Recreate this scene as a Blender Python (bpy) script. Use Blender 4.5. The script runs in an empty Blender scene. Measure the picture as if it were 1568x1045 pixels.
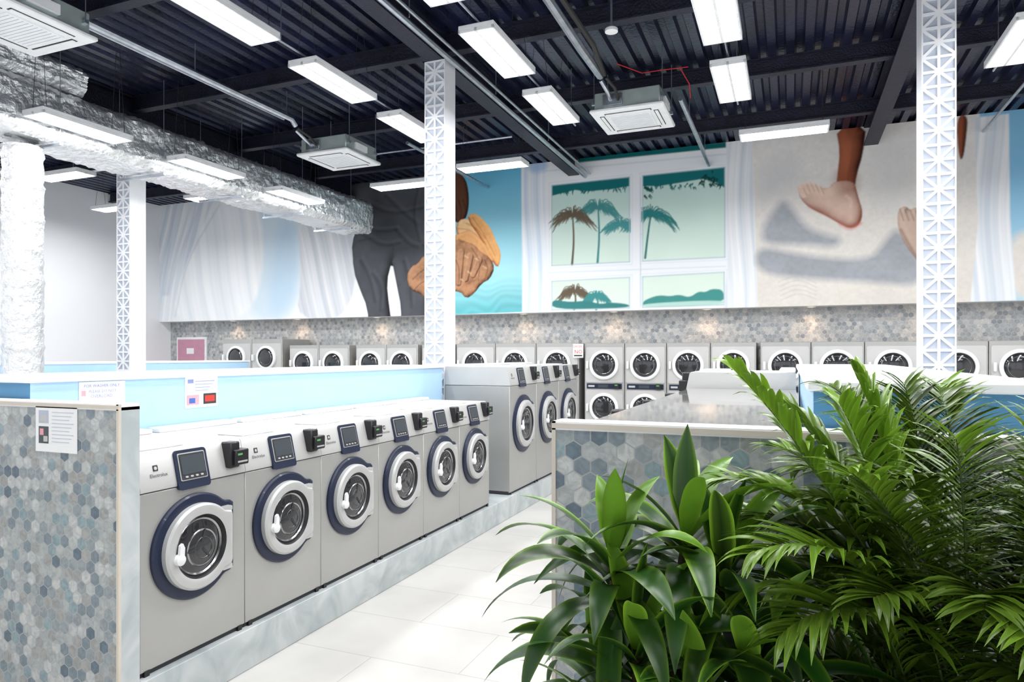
import bpy, bmesh, math, random
import numpy as np
from mathutils import Vector, Matrix
random.seed(7)
rng = np.random.default_rng(3)
scene = bpy.context.scene
scene.view_settings.view_transform = 'Standard'
scene.view_settings.look = 'None'

# ------------------------------------------------------------------ materials
M = {}
def nodes_of(name):
    m = bpy.data.materials.new(name); m.use_nodes = True
    nt = m.node_tree
    b = nt.nodes['Principled BSDF']
    M[name] = m
    return m, nt, b
def link(nt, a, b): nt.links.new(a, b)
def mat(name, col, rough=.5, metal=0., var=.04, vscale=8., coat=0., emis=None, estr=0., bump=0., bscale=60., bdist=.02):
    m, nt, b = nodes_of(name)
    b.inputs['Roughness'].default_value = rough
    b.inputs['Metallic'].default_value = metal
    b.inputs['Coat Weight'].default_value = coat
    tc = nt.nodes.new('ShaderNodeTexCoord')
    no = nt.nodes.new('ShaderNodeTexNoise'); no.inputs['Scale'].default_value = vscale
    no.inputs['Detail'].default_value = 3
    link(nt, tc.outputs['Object'], no.inputs['Vector'])
    rp = nt.nodes.new('ShaderNodeValToRGB')
    rp.color_ramp.elements[0].position = .3; rp.color_ramp.elements[1].position = .7
    rp.color_ramp.elements[0].color = tuple(max(0, c*(1-var)) for c in col)+(1,)
    rp.color_ramp.elements[1].color = tuple(min(1, c*(1+var)) for c in col)+(1,)
    link(nt, no.outputs['Fac'], rp.inputs['Fac'])
    link(nt, rp.outputs['Color'], b.inputs['Base Color'])
    if emis:
        b.inputs['Emission Color'].default_value = emis+(1,)
        b.inputs['Emission Strength'].default_value = estr
    if bump:
        n2 = nt.nodes.new('ShaderNodeTexNoise'); n2.inputs['Scale'].default_value = bscale
        n2.inputs['Detail'].default_value = 4
        link(nt, tc.outputs['Object'], n2.inputs['Vector'])
        bp = nt.nodes.new('ShaderNodeBump'); bp.inputs['Strength'].default_value = bump
        bp.inputs['Distance'].default_value = bdist
        link(nt, n2.outputs['Fac'], bp.inputs['Height'])
        link(nt, bp.outputs['Normal'], b.inputs['Normal'])
    return m

mat('white_paint', (.86,.87,.88), .5)
mat('white_wall', (.91,.91,.92), .7, var=.01, vscale=1)
mat('column_white', (.86,.87,.90), .5, var=.01)
mat('lattice_grey', (.46,.50,.58), .7)
mat('steel_body', (.42,.415,.40), .36, .35, .03, 3)
mat('steel_panel', (.56,.555,.54), .36, .3, .03, 3)
mat('steel_top', (.80,.81,.82), .22, .1)
mat('acrylic_top', (.50,.49,.47), .08, .25, .03, 2, coat=.8)
mat('door_grey', (.52,.52,.51), .35, .2)
mat('navy', (.004,.011,.040), .38, coat=.1)
mat('black_plastic', (.010,.010,.012), .4)
mat('screen', (.045,.055,.065), .3)
mat('chrome', (.38,.38,.39), .2, 1.)
mat('glass_dark', (.02,.02,.023), .1, coat=.6)
mat('drum', (.12,.12,.13), .3, .9, .3, 20)
mat('green_led', (.12,.4,.12), .4)
mat('handle_white', (.8,.8,.8), .35)
mat('gap_dark', (.03,.03,.035), .7)
mat('blue_light', (.42,.63,.84), .5, 0, .02)
mat('blue_dark', (.07,.24,.42), .5, 0, .02)
mat('ceiling_navy', (.015,.018,.048), .25, .35, .5, 1.5, bump=.35, bscale=22)
mat('beam_navy', (.010,.011,.028), .5, 0., .4, 5, bump=.6, bscale=45)
mat('galv', (.50,.54,.60), .3, .9, .15, 10)
mat('galv_green', (.52,.6,.58), .35, .5, .1, 5)
mat('foil', (.94,.95,.96), .32, .76, .04, 3, bump=1., bscale=12, bdist=.04)
mat('cable', (.02,.02,.02), .6)
mat('cable_red', (.5,.02,.02), .6)
mat('paper', (.85,.85,.85), .6, var=.01)
mat('ink_red', (.7,.03,.02), .6)
mat('ink_blue', (.05,.12,.4), .6)
mat('ink_lilac', (.25,.30,.55), .6)
mat('ink_black', (.03,.03,.03), .6)
mat('ink_pink', (.8,.35,.4), .6)
mat('pink_door', (.56,.27,.36), .5)
mat('beige_trim', (.62,.56,.48), .5)
mat('soil', (.03,.02,.015), .9, var=.5, vscale=60)
mat('pot_white', (.7,.7,.69), .45)
mat('cane', (.05,.09,.02), .5, var=.4, vscale=25)
mat('bark', (.12,.09,.05), .8, var=.4, vscale=40)
mat('led', (1,1,1), .5, var=0, emis=(.98,.99,1.), estr=42.)
mat('led_wall', (1,1,1), .5, var=0, emis=(.98,.99,1.), estr=64.)
mat('led_warm', (1,.9,.8), .5, var=0, emis=(1,.75,.5), estr=6.)

def marble(name, c1, c2, scale=2.5, rough=.35):
    m, nt, b = nodes_of(name)
    g = nt.nodes.new('ShaderNodeNewGeometry')
    no = nt.nodes.new('ShaderNodeTexNoise'); no.inputs['Scale'].default_value = scale
    no.inputs['Detail'].default_value = 8; no.inputs['Distortion'].default_value = 1.2
    link(nt, g.outputs['Position'], no.inputs['Vector'])
    rp = nt.nodes.new('ShaderNodeValToRGB')
    rp.color_ramp.elements[0].position = .35; rp.color_ramp.elements[1].position = .65
    rp.color_ramp.elements[0].color = c1+(1,); rp.color_ramp.elements[1].color = c2+(1,)
    link(nt, no.outputs['Fac'], rp.inputs['Fac']); link(nt, rp.outputs['Color'], b.inputs['Base Color'])
    b.inputs['Roughness'].default_value = rough
marble('marble', (.40,.45,.46), (.58,.61,.61), 3.5)

def floor_mat():
    m, nt, b = nodes_of('floor_tiles')
    g = nt.nodes.new('ShaderNodeNewGeometry')
    br = nt.nodes.new('ShaderNodeTexBrick')
    br.offset = .5; br.inputs['Scale'].default_value = 1.
    br.inputs['Brick Width'].default_value = 1.2; br.inputs['Row Height'].default_value = .6
    br.inputs['Mortar Size'].default_value = .004
    br.inputs['Color1'].default_value = (.56,.545,.52,1); br.inputs['Color2'].default_value = (.58,.565,.54,1)
    br.inputs['Mortar'].default_value = (.43,.42,.40,1)
    link(nt, g.outputs['Position'], br.inputs['Vector'])
    no = nt.nodes.new('ShaderNodeTexNoise'); no.inputs['Scale'].default_value = 1.6; no.inputs['Detail'].default_value = 7
    link(nt, g.outputs['Position'], no.inputs['Vector'])
    rp = nt.nodes.new('ShaderNodeValToRGB')
    rp.color_ramp.elements[0].position = .3; rp.color_ramp.elements[0].color = (.86,.86,.86,1)
    rp.color_ramp.elements[1].position = .6
    link(nt, no.outputs['Fac'], rp.inputs['Fac'])
    mx = nt.nodes.new('ShaderNodeMixRGB'); mx.blend_type = 'MULTIPLY'; mx.inputs['Fac'].default_value = 1
    link(nt, br.outputs['Color'], mx.inputs['Color1']); link(nt, rp.outputs['Color'], mx.inputs['Color2'])
    link(nt, mx.outputs['Color'], b.inputs['Base Color'])
    b.inputs['Roughness'].default_value = .34
floor_mat()

def hex_mat(name, size, stops, grout, rough=.25):
    m, nt, b = nodes_of(name)
    def vm(op, a, c=None, scale=None):
        n = nt.nodes.new('ShaderNodeVectorMath'); n.operation = op
        for i, x in enumerate((a, c)):
            if x is None: continue
            if isinstance(x, tuple): n.inputs[i].default_value = x
            else: link(nt, x, n.inputs[i])
        if scale is not None: link(nt, scale, n.inputs['Scale'])
        return n
    def mm(op, a, c=0.):
        n = nt.nodes.new('ShaderNodeMath'); n.operation = op
        for i, x in enumerate((a, c)):
            if isinstance(x, (int, float)): n.inputs[i].default_value = x
            else: link(nt, x, n.inputs[i])
        return n.outputs[0]
    g = nt.nodes.new('ShaderNodeNewGeometry')
    sp = nt.nodes.new('ShaderNodeSeparateXYZ'); link(nt, g.outputs['Position'], sp.inputs[0])
    u = mm('ADD', sp.outputs['X'], sp.outputs['Y'])
    cb = nt.nodes.new('ShaderNodeCombineXYZ'); link(nt, u, cb.inputs[0]); link(nt, sp.outputs['Z'], cb.inputs[1])
    p0 = vm('MULTIPLY', cb.outputs[0], (1/size, 1/size, 0)).outputs[0]
    s = (1., 1.7320508, 1.); h = (.5, .8660254, 0.)
    p = vm('ADD', p0, (400., 400*1.7320508, 0.)).outputs[0]
    a = vm('SUBTRACT', vm('MODULO', p, s).outputs[0], h).outputs[0]
    bb = vm('SUBTRACT', vm('MODULO', vm('SUBTRACT', p, h).outputs[0], s).outputs[0], h).outputs[0]
    la = vm('DOT_PRODUCT', a, a).outputs['Value']; lb = vm('DOT_PRODUCT', bb, bb).outputs['Value']
    fac = mm('LESS_THAN', la, lb)
    diff = vm('SCALE', vm('SUBTRACT', a, bb).outputs[0], None, fac).outputs[0]
    gv = vm('ADD', bb, diff).outputs[0]
    idv = vm('SUBTRACT', p, gv).outputs[0]
    idr = vm('FLOOR', vm('ADD', vm('MULTIPLY', idv, (2., 2/1.7320508, 0.)).outputs[0], (.5,.5,.5)).outputs[0]).outputs[0]
    wn = nt.nodes.new('ShaderNodeTexWhiteNoise'); wn.noise_dimensions = '3D'; link(nt, idr, wn.inputs['Vector'])
    ab = vm('ABSOLUTE', gv).outputs[0]
    s2 = nt.nodes.new('ShaderNodeSeparateXYZ'); link(nt, ab, s2.inputs[0])
    e = mm('MAXIMUM', s2.outputs[0], mm('ADD', mm('MULTIPLY', s2.outputs[0], .5), mm('MULTIPLY', s2.outputs[1], .8660254)))
    isg = mm('GREATER_THAN', e, .462)
    rp = nt.nodes.new('ShaderNodeValToRGB'); cr = rp.color_ramp; cr.interpolation = 'CONSTANT'
    cr.elements[0].position = 0; cr.elements[0].color = stops[0][1]+(1,)
    cr.elements[1].position = stops[1][0]; cr.elements[1].color = stops[1][1]+(1,)
    for pz, c in stops[2:]:
        el = cr.elements.new(pz); el.color = c+(1,)
    link(nt, wn.outputs['Value'], rp.inputs['Fac'])
    no = nt.nodes.new('ShaderNodeTexNoise'); no.inputs['Scale'].default_value = 22; no.inputs['Detail'].default_value = 5
    no.inputs['Distortion'].default_value = 1.5
    link(nt, g.outputs['Position'], no.inputs['Vector'])
    r2 = nt.nodes.new('ShaderNodeValToRGB'); r2.color_ramp.elements[0].position = .35; r2.color_ramp.elements[1].position = .65
    r2.color_ramp.elements[0].color = (.68,.71,.74,1)
    link(nt, no.outputs['Fac'], r2.inputs['Fac'])
    mx = nt.nodes.new('ShaderNodeMixRGB'); mx.blend_type = 'MULTIPLY'; mx.inputs['Fac'].default_value = 1
    link(nt, rp.outputs['Color'], mx.inputs['Color1']); link(nt, r2.outputs['Color'], mx.inputs['Color2'])
    m2 = nt.nodes.new('ShaderNodeMixRGB'); link(nt, isg, m2.inputs['Fac'])
    link(nt, mx.outputs['Color'], m2.inputs['Color1']); m2.inputs['Color2'].default_value = grout+(1,)
    link(nt, m2.outputs['Color'], b.inputs['Base Color'])
    link(nt, mm('ADD', mm('MULTIPLY', isg, .5), rough), b.inputs['Roughness'])
pal = [(0,(.44,.46,.45)), (.22,(.31,.35,.36)), (.40,(.22,.27,.30)), (.54,(.56,.57,.55)), (.72,(.38,.38,.36)), (.85,(.13,.18,.22)), (.92,(.28,.37,.39))]
hex_mat('hex_mosaic', .063, pal, (.36,.37,.37))
hex_mat('hex_mosaic_back', .08, [(0,(.50,.50,.49)), (.25,(.42,.43,.44)), (.5,(.60,.58,.55)), (.75,(.36,.375,.38)), (.93,(.28,.30,.32))], (.48,.47,.46), .3)

def attr_mat(name, rough, coat=0., trans=0., spec=.5):
    m, nt, b = nodes_of(name)
    at = nt.nodes.new('ShaderNodeAttribute'); at.attribute_name = 'Col'
    link(nt, at.outputs['Color'], b.inputs['Base Color'])
    b.inputs['Roughness'].default_value = rough
    b.inputs['Coat Weight'].default_value = coat
    b.inputs['Specular IOR Level'].default_value = spec
    if trans:
        tr_ = nt.nodes.new('ShaderNodeBsdfTranslucent'); link(nt, at.outputs['Color'], tr_.inputs['Color'])
        ms = nt.nodes.new('ShaderNodeMixShader'); ms.inputs[0].default_value = trans
        link(nt, b.outputs[0], ms.inputs[1]); link(nt, tr_.outputs[0], ms.inputs[2])
        link(nt, ms.outputs[0], nt.nodes['Material Output'].inputs['Surface'])
attr_mat('leaf', .34, 0., .15, .4)
attr_mat('mural_print', .6, 0., 0., .2)

# ------------------------------------------------------------------ mesh builder
class MB:
    def __init__(s): s.v=[]; s.f=[]; s.m=[]; s.c={}
    def add(s, verts, faces, mt, cols=None):
        o = len(s.v); s.v.extend([tuple(v) for v in verts])
        for f in faces: s.f.append([i+o for i in f]); s.m.append(mt)
        if cols is not None:
            for i, c in enumerate(cols): s.c[o+i] = c
    def box(s, x0,x1,y0,y1,z0,z1, mt, b=0.):
        if b <= 0:
            v=[(x0,y0,z0),(x1,y0,z0),(x1,y1,z0),(x0,y1,z0),(x0,y0,z1),(x1,y0,z1),(x1,y1,z1),(x0,y1,z1)]
            s.add(v, [(0,3,2,1),(4,5,6,7),(0,1,5,4),(1,2,6,5),(2,3,7,6),(3,0,4,7)], mt); return
        lo=(x0,y0,z0); hi=(x1,y1,z1); idx={}; v=[]
        for sx in (0,1):
            for sy in (0,1):
                for sz in (0,1):
                    sg=(sx,sy,sz)
                    for a in range(3):
                        p=[]
                        for k in range(3):
                            base = hi[k] if sg[k] else lo[k]
                            if k!=a: base += (-b if sg[k] else b)
                            p.append(base)
                        idx[(sg,a)]=len(v); v.append(tuple(p))
        F=[]
        for a in range(3):
            o=[k for k in range(3) if k!=a]
            for sa in (0,1):
                q=[]
                for (p_,q_) in ((0,0),(1,0),(1,1),(0,1)):
                    sg=[0,0,0]; sg[a]=sa; sg[o[0]]=p_; sg[o[1]]=q_; q.append(idx[(tuple(sg),a)])
                F.append(q)
            for p_ in (0,1):
                for q_ in (0,1):
                    A=[0,0,0]; A[o[0]]=p_; A[o[1]]=q_; B=list(A); A[a]=0; B[a]=1
                    A=tuple(A); B=tuple(B)
                    F.append([idx[(A,o[0])],idx[(B,o[0])],idx[(B,o[1])],idx[(A,o[1])]])
        for sx in (0,1):
            for sy in (0,1):
                for sz in (0,1):
                    F.append([idx[((sx,sy,sz),a)] for a in range(3)])
        s.add(v,F,mt)
    def loft(s, loops, mt, fr, cap0=False, cap1=False, close=True):
        n=len(loops[0][0]); v=[]
        for pl,w in loops:
            for (a,b) in pl: v.append(fr(a,b,w))
        F=[]
        for k in range(len(loops)-1):
            for i in range(n if close else n-1):
                j=(i+1)%n; F.append([k*n+i,k*n+j,(k+1)*n+j,(k+1)*n+i])
        if cap0: F.append(list(range(n))[::-1])
        if cap1: F.append([(len(loops)-1)*n+i for i in range(n)])
        s.add(v,F,mt)
    def tube(s, path, r, mt, seg=8):
        P=[Vector(p) for p in path]; v=[]; n=len(P)
        up=None
        for i,p in enumerate(P):
            if i==0: t=P[1]-P[0]
            elif i==n-1: t=P[-1]-P[-2]
            else: t=P[i+1]-P[i-1]
            t.normalize()
            if up is None:
                up=Vector((0,0,1)) if abs(t.z)<.9 else Vector((1,0,0))
            a=t.cross(up)
            if a.length < 1e-4: a = t.orthogonal()
            a.normalize(); b=a.cross(t).normalized(); up=b
            rr = r[i] if isinstance(r,(list,tuple)) else r
            for k in range(seg):
                th=2*math.pi*k/seg; v.append(p+a*math.cos(th)*rr+b*math.sin(th)*rr)
        F=[]
        for i in range(n-1):
            for k in range(seg):
                j=(k+1)%seg; F.append([i*seg+k,i*seg+j,(i+1)*seg+j,(i+1)*seg+k])
        F.append(list(range(seg))); F.append([(n-1)*seg+k for k in range(seg)][::-1])
        s.add(v,F,mt)
    def mesh(s, name, angle=38, recalc=True):
        me=bpy.data.meshes.new(name)
        me.from_pydata(s.v,[],s.f)
        names=[]
        for x in s.m:
            if x not in names: names.append(x)
        for x in names: me.materials.append(M[x])
        me.polygons.foreach_set('material_index',[names.index(x) for x in s.m])
        if recalc:
            bm=bmesh.new(); bm.from_mesh(me); bmesh.ops.recalc_face_normals(bm, faces=bm.faces); bm.to_mesh(me); bm.free()
        me.polygons.foreach_set('use_smooth',[True]*len(me.polygons))
        try: me.set_sharp_from_angle(angle=math.radians(angle))
        except Exception: pass
        if s.c:
            ca=me.color_attributes.new('Col','FLOAT_COLOR','POINT')
            arr=np.ones((len(s.v),4),dtype=np.float32)
            for i,c in s.c.items(): arr[i,:3]=c
            ca.data.foreach_set('color',arr.ravel())
        me.update()
        return me
def put(me, name, loc=(0,0,0), rz=0.):
    o=bpy.data.objects.new(name, me); o.location=loc; o.rotation_euler=(0,0,rz)
    scene.collection.objects.link(o); return o
def circ(cx,cy,r,n=48):
    return [(cx+r*math.cos(2*math.pi*i/n), cy+r*math.sin(2*math.pi*i/n)) for i in range(n)]
FRX = lambda a,b,w: (w,a,b)
def text_geo(txt, size):
    cu=bpy.data.curves.new('tmp_text','FONT'); cu.body=txt; cu.size=size; cu.resolution_u=2
    ob=bpy.data.objects.new('tmp_text',cu); scene.collection.objects.link(ob)
    dg=bpy.context.evaluated_depsgraph_get(); me=ob.evaluated_get(dg).to_mesh()
    v=[(p.co.x,p.co.y) for p in me.vertices]; f=[list(p.vertices) for p in me.polygons]
    ob.evaluated_get(dg).to_mesh_clear(); bpy.data.objects.remove(ob); bpy.data.curves.remove(cu)
    return v,f
def add_text(mb, txt, size, fr, u, v, w, mt):
    vv,ff=text_geo(txt,size)
    mb.add([fr(u+a, v+b, w) for a,b in vv], ff, mt)

# ------------------------------------------------------------------ room
CAMH = 1.87
XL, XR, YF, YM, YB, ZC = -15.35, 8.0, -3.0, 13.2, 13.55, 5.8
def simple(name, boxes, loc=(0,0,0)):
    mb=MB()
    for b in boxes: mb.box(*b[:6], b[6], b[7] if len(b)>7 else 0)
    return put(mb.mesh(name), name, loc)
simple('floor', [(XL-.2,XR+.2,YF-.2,YB+.2,-.15,0,'floor_tiles')])
simple('wall_left', [(XL-.15,XL,YF,YB+.15,0,6.1,'white_wall')])
simple('wall_right', [(XR,XR+.15,YF,YB+.15,0,6.1,'white_wall')])
simple('wall_back', [(XL,XR,YB,YB+.15,0,6.1,'hex_mosaic_back')])
fw=[(XL,XR,YF-.15,YF,4.6,6.1,'white_wall'),(XL,XR,YF-.15,YF,0,.35,'white_wall')]
for i in range(7):
    x=XL+i*(XR-XL-.3)/6; fw.append((x,x+.3,YF-.15,YF,.35,4.6,'white_wall'))
simple('wall_front', fw)
simple('trim_soffit', [(XL,XR,YM+.02,YB,2.74,5.8,'white_paint')])

mb=MB(); prof=[]; x=XL-.1; p=.22
while x<XR+.1:
    prof += [(x,ZC),(x+.10,ZC),(x+.125,ZC+.055),(x+.195,ZC+.055)]; x+=p
v=[];F=[]
for (a,z) in prof: v.append((a,YF-.1,z)); v.append((a,YB+.1,z))
for i in range(len(prof)-1): F.append([2*i,2*i+1,2*i+3,2*i+2])
mb.add(v,F,'ceiling_navy'); put(mb.mesh('ceiling',recalc=False),'ceiling')
def ibeam_y(mb,xc,y0,y1,z0,z1,w,mt):
    mb.box(xc-w/2,xc+w/2,y0,y1,z0,z0+.025,mt); mb.box(xc-w/2,xc+w/2,y0,y1,z1-.025,z1,mt); mb.box(xc-.02,xc+.02,y0,y1,z0+.025,z1-.025,mt)
def ibeam_x(mb,yc,x0,x1,z0,z1,w,mt):
    mb.box(x0,x1,yc-w/2,yc+w/2,z0,z0+.02,mt); mb.box(x0,x1,yc-w/2,yc+w/2,z1-.02,z1,mt); mb.box(x0,x1,yc-.015,yc+.015,z0+.02,z1-.02,mt)
for xc in (-9.36,-4.02,1.28,6.6):
    mb=MB(); ibeam_y(mb,xc,YF,YM,5.47,5.8,.22,'beam_navy'); put(mb.mesh('ceiling_beam'),'ceiling_beam')
for yc in (.8,3.0,5.2,7.54,9.7,11.8):
    mb=MB(); ibeam_x(mb,yc,XL,XR,5.58,5.799,.13,'beam_navy'); put(mb.mesh('ceiling_joist'),'ceiling_joist')

# ------------------------------------------------------------------ columns
def column_mesh(h):
    W=.28; mb=MB()
    mb.box(-W/2,W/2,-W/2+.016,W/2-.016,0,h,'column_white')
    def panel(ysgn):
        y0=ysgn*W/2; yb=ysgn*(W/2-.014)
        n=round(h/W); mh=h/n
        for k in range(n):
            z0=k*mh; cx,cz=0,z0+mh/2
            P=[(-W/2,z0),(0,z0),(W/2,z0),(W/2,cz),(W/2,z0+mh),(0,z0+mh),(-W/2,z0+mh),(-W/2,cz)]
            for i in range(8):
                T=[P[i],P[(i+1)%8],(cx,cz)]
                def inset(T,d):
                    A=[Vector(t) for t in T]
                    a=(A[1]-A[2]).length; b=(A[2]-A[0]).length; c=(A[0]-A[1]).length
                    I=(A[0]*a+A[1]*b+A[2]*c)/(a+b+c)
                    area=abs((A[1]-A[0]).cross(A[2]-A[0]))/2
                    r=2*area/(a+b+c); f=1-d/r
                    return [tuple(I+(q-I)*f) for q in A]
                t2=inset(T,.0125)
                v=[(a,y0,b) for a,b in T]+[(a,y0,b) for a,b in t2]+[(a,yb,b) for a,b in t2]
                mb.add(v,[(0,1,4,3),(1,2,5,4),(2,0,3,5),(3,4,7,6),(4,5,8,7),(5,3,6,8)],'column_white')
                mb.add(v[6:],[(0,1,2)],'lattice_grey')  # grey on the recess backs paints in the shade of the holes
        mb.add([(-W/2,y0,0),(-W/2,ysgn*(W/2-.016),0),(-W/2,ysgn*(W/2-.016),h),(-W/2,y0,h)],[(0,1,2,3)],'column_white')
        mb.add([(W/2,y0,0),(W/2,ysgn*(W/2-.016),0),(W/2,ysgn*(W/2-.016),h),(W/2,y0,h)],[(0,1,2,3)],'column_white')
    panel(-1); panel(1)
    return mb.mesh('lattice_column',30,False)
cm=column_mesh(5.47); cm2=column_mesh(5.23)
put(cm2,'lattice_column',(-4.025,7.54,.24))
for x in (-9.36,1.28,6.6): put(cm,'lattice_column',(x,7.54,0))

# ------------------------------------------------------------------ mural
dx=.012
nx=int((XR-XL)/dx)+1; nz=int((5.8-2.74)/dx)+1
xs=np.linspace(XL,XR,nx); zs=np.linspace(2.74,5.8,nz)
XX,ZZ=np.meshgrid(xs,zs)
img=np.zeros((nz,nx,3)); 
def tr(px,py):      # measured artwork point -> metres on the mural wall
    t=(px-784)/1050.; X=YM*(.9265*t-.3762)/(.9265+.3762*t); d=-.3762*X+.9265*YM
    return X, CAMH+(544-py)*d/1050.
def lin(c): return np.array(c)**2.2
def vnoise(cell, seed=0, aspect=1.):
    r=np.random.default_rng(seed); gx=int((XR-XL)/cell)+3; gz=int(3.1/(cell*aspect))+3
    G=r.random((gz,gx)); u=(XX-XL)/cell; w=(ZZ-2.74)/(cell*aspect)
    i=u.astype(int); j=w.astype(int); fu=u-i; fw=w-j
    fu=fu*fu*(3-2*fu); fw=fw*fw*(3-2*fw)
    return (G[j,i]*(1-fu)+G[j,i+1]*fu)*(1-fw)+(G[j+1,i]*(1-fu)+G[j+1,i+1]*fu)*fw
def chaikin(P,n,closed=True):
    for _ in range(n):
        Q=[]
        N=len(P); rngi=range(N) if closed else range(N-1)
        if not closed: Q.append(P[0])
        for i in rngi:
            a=P[i]; b=P[(i+1)%N]; Q.append(.75*a+.25*b); Q.append(.25*a+.75*b)
        if not closed: Q.append(P[-1])
        P=Q
    return P
def sub(P,m):
    P=np.array(P); x0,z0=P.min(0)-m; x1,z1=P.max(0)+m
    i0=max(0,int((x0-XL)/dx)-1); i1=max(i0,min(nx,int((x1-XL)/dx)+2)); j0=max(0,int((z0-2.74)/dx)-1); j1=max(j0,min(nz,int((z1-2.74)/dx)+2))
    return slice(j0,j1),slice(i0,i1)
def dseg(X,Z,a,b):
    d=b-a; L=(d**2).sum()+1e-12; t=np.clip(((X-a[0])*d[0]+(Z-a[1])*d[1])/L,0,1)
    return np.hypot(X-a[0]-t*d[0], Z-a[1]-t*d[1]), t
def blend(s,a,col):
    c=col(XX[s],ZZ[s]) if callable(col) else lin(col)
    img[s]=img[s]*(1-a[...,None])+c*a[...,None]
def polymask(pts,soft,sm=2):
    P=chaikin([np.array(tr(*p)) for p in pts],sm); s=sub(P,soft)
    X=XX[s];Z=ZZ[s]
    if X.size==0: return s,None,None
    D=np.full(X.shape,1e9); ins=np.zeros(X.shape,bool)
    for i in range(len(P)):
        a=P[i]; b=P[(i+1)%len(P)]
        D=np.minimum(D,dseg(X,Z,a,b)[0])
        c=((a[1]>Z)!=(b[1]>Z)); 
        with np.errstate(all='ignore'):
            xi=(b[0]-a[0])*(Z-a[1])/(b[1]-a[1]+1e-12)+a[0]
        ins^=(c&(X<xi))
    sd=np.where(ins,-D,D)
    return s,sd,P
def poly(pts,col,soft=.025,alpha=1.,sm=2):
    s,sd,P=polymask(pts,soft,sm)
    if sd is None: return
    blend(s,np.clip(.5-sd/soft,0,1)*alpha,col)
def round_poly(pts,lit,dark,depth=.12,soft=.02,sm=2,light=(-.5,.8),nz_=None,amp=.15):
    """painted form: rounded volume shading from the outline inwards"""
    s,sd,P=polymask(pts,soft,sm)
    if sd is None: return
    q=np.clip(-sd/depth,0,1)
    h=np.sqrt(q*(2-q))*depth
    gy,gx=np.gradient(h,dx)
    nrm=np.sqrt(gx**2+gy**2+1)
    sh=(-gx*light[0]-gy*light[1]+1.0)/nrm/ math.sqrt(light[0]**2+light[1]**2+1)
    sh=np.clip(sh,0,1)
    if nz_ is not None: sh=np.clip(sh+(nz_[s]-.5)*amp*2,0,1)
    c=lin(dark)*(1-sh[...,None])+lin(lit)*sh[...,None]
    a=np.clip(.5-sd/soft,0,1)[...,None]
    img[s]=img[s]*(1-a)+c*a
def capsule(p0,p1,w0,w1,lit,dark,depth=.05,**k):
    a=math.atan2(p1[1]-p0[1],p1[0]-p0[0]); pts=[]
    for i in range(7):
        th=a+math.pi/2+math.pi*i/6; pts.append((p0[0]+w0*math.cos(th),p0[1]+w0*math.sin(th)))
    for i in range(7):
        th=a-math.pi/2+math.pi*i/6; pts.append((p1[0]+w1*math.cos(th),p1[1]+w1*math.sin(th)))
    round_poly(pts,lit,dark,depth,.015,1,**k)
def stroke(pts,w0,w1,col,soft=.02,alpha=1.,sm=2):
    P=chaikin([np.array(tr(*p)) for p in pts],sm,False); s=sub(P,max(w0,w1)*.013+soft)
    X=XX[s];Z=ZZ[s]
    if X.size==0: return
    best=np.full(X.shape,1e9); n=len(P)-1
    for i in range(n):
        D,t=dseg(X,Z,P[i],P[i+1]); w=(w0+(w1-w0)*(i+t)/n)*.0065
        best=np.minimum(best,D-w)
    blend(s,np.clip(.5-best/soft,0,1)*alpha,col)
n1=vnoise(1.2,1); n2=vnoise(.35,2); n3=vnoise(.06,3); n4=vnoise(.03,4); n5=vnoise(.14,5)
nf_=.5*n5+.3*n3+.2*n4
def vn(n,X,Z):
    j=np.clip(((Z-2.74)/dx).astype(int),0,nz-1); i=np.clip(((X-XL)/dx).astype(int),0,nx-1); return n[j,i]
img[:]=lin((.95,.96,.97))
poly([(380,300),(460,300),(458,490),(370,492)],(.86,.92,.96),.3)
poly([(425,330),(456,335),(456,470),(405,490)],(.77,.87,.95),.4,.8)
def folds(lo,hi,freq,seed,skew=0.):
    def f(X,Z):
        u=X+skew*(Z-2.74)+.05*np.sin(Z*1.7+seed)
        s=.5+.28*np.sin(u*freq+1.7*np.sin(u*freq*.37+seed)+seed)+.14*np.sin(u*freq*2.3+seed*2+.6*np.sin(Z*2))+.08*np.sin(u*freq*4.7+1+seed)
        s=np.clip(s,0,1)
        return lin(lo)*(1-s[...,None])+lin(hi)*s[...,None]
    return f
poly([(243,300),(330,300),(300,370),(275,430),(262,495),(243,495)],folds((.82,.86,.91),(.98,.985,.99),12,1,-.25),.08,1,0)
poly([(330,300),(400,300),(405,430),(372,495),(262,495),(278,420)],folds((.92,.935,.95),(1,1,1),9,2,.2),.12)
for k in range(4):
    stroke([(266+k*14,312),(258+k*6,385),(249+k*3,450)],2,5,(.74,.79,.86),.12,.45)
stroke([(268,485),(285,400),(335,315)],3,3,(.76,.80,.85),.07,.5)
poly([(455,325),(545,300),(545,490),(452,490),(462,430)],folds((.80,.82,.85),(.95,.95,.96),13,3,.3),.06)
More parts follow.
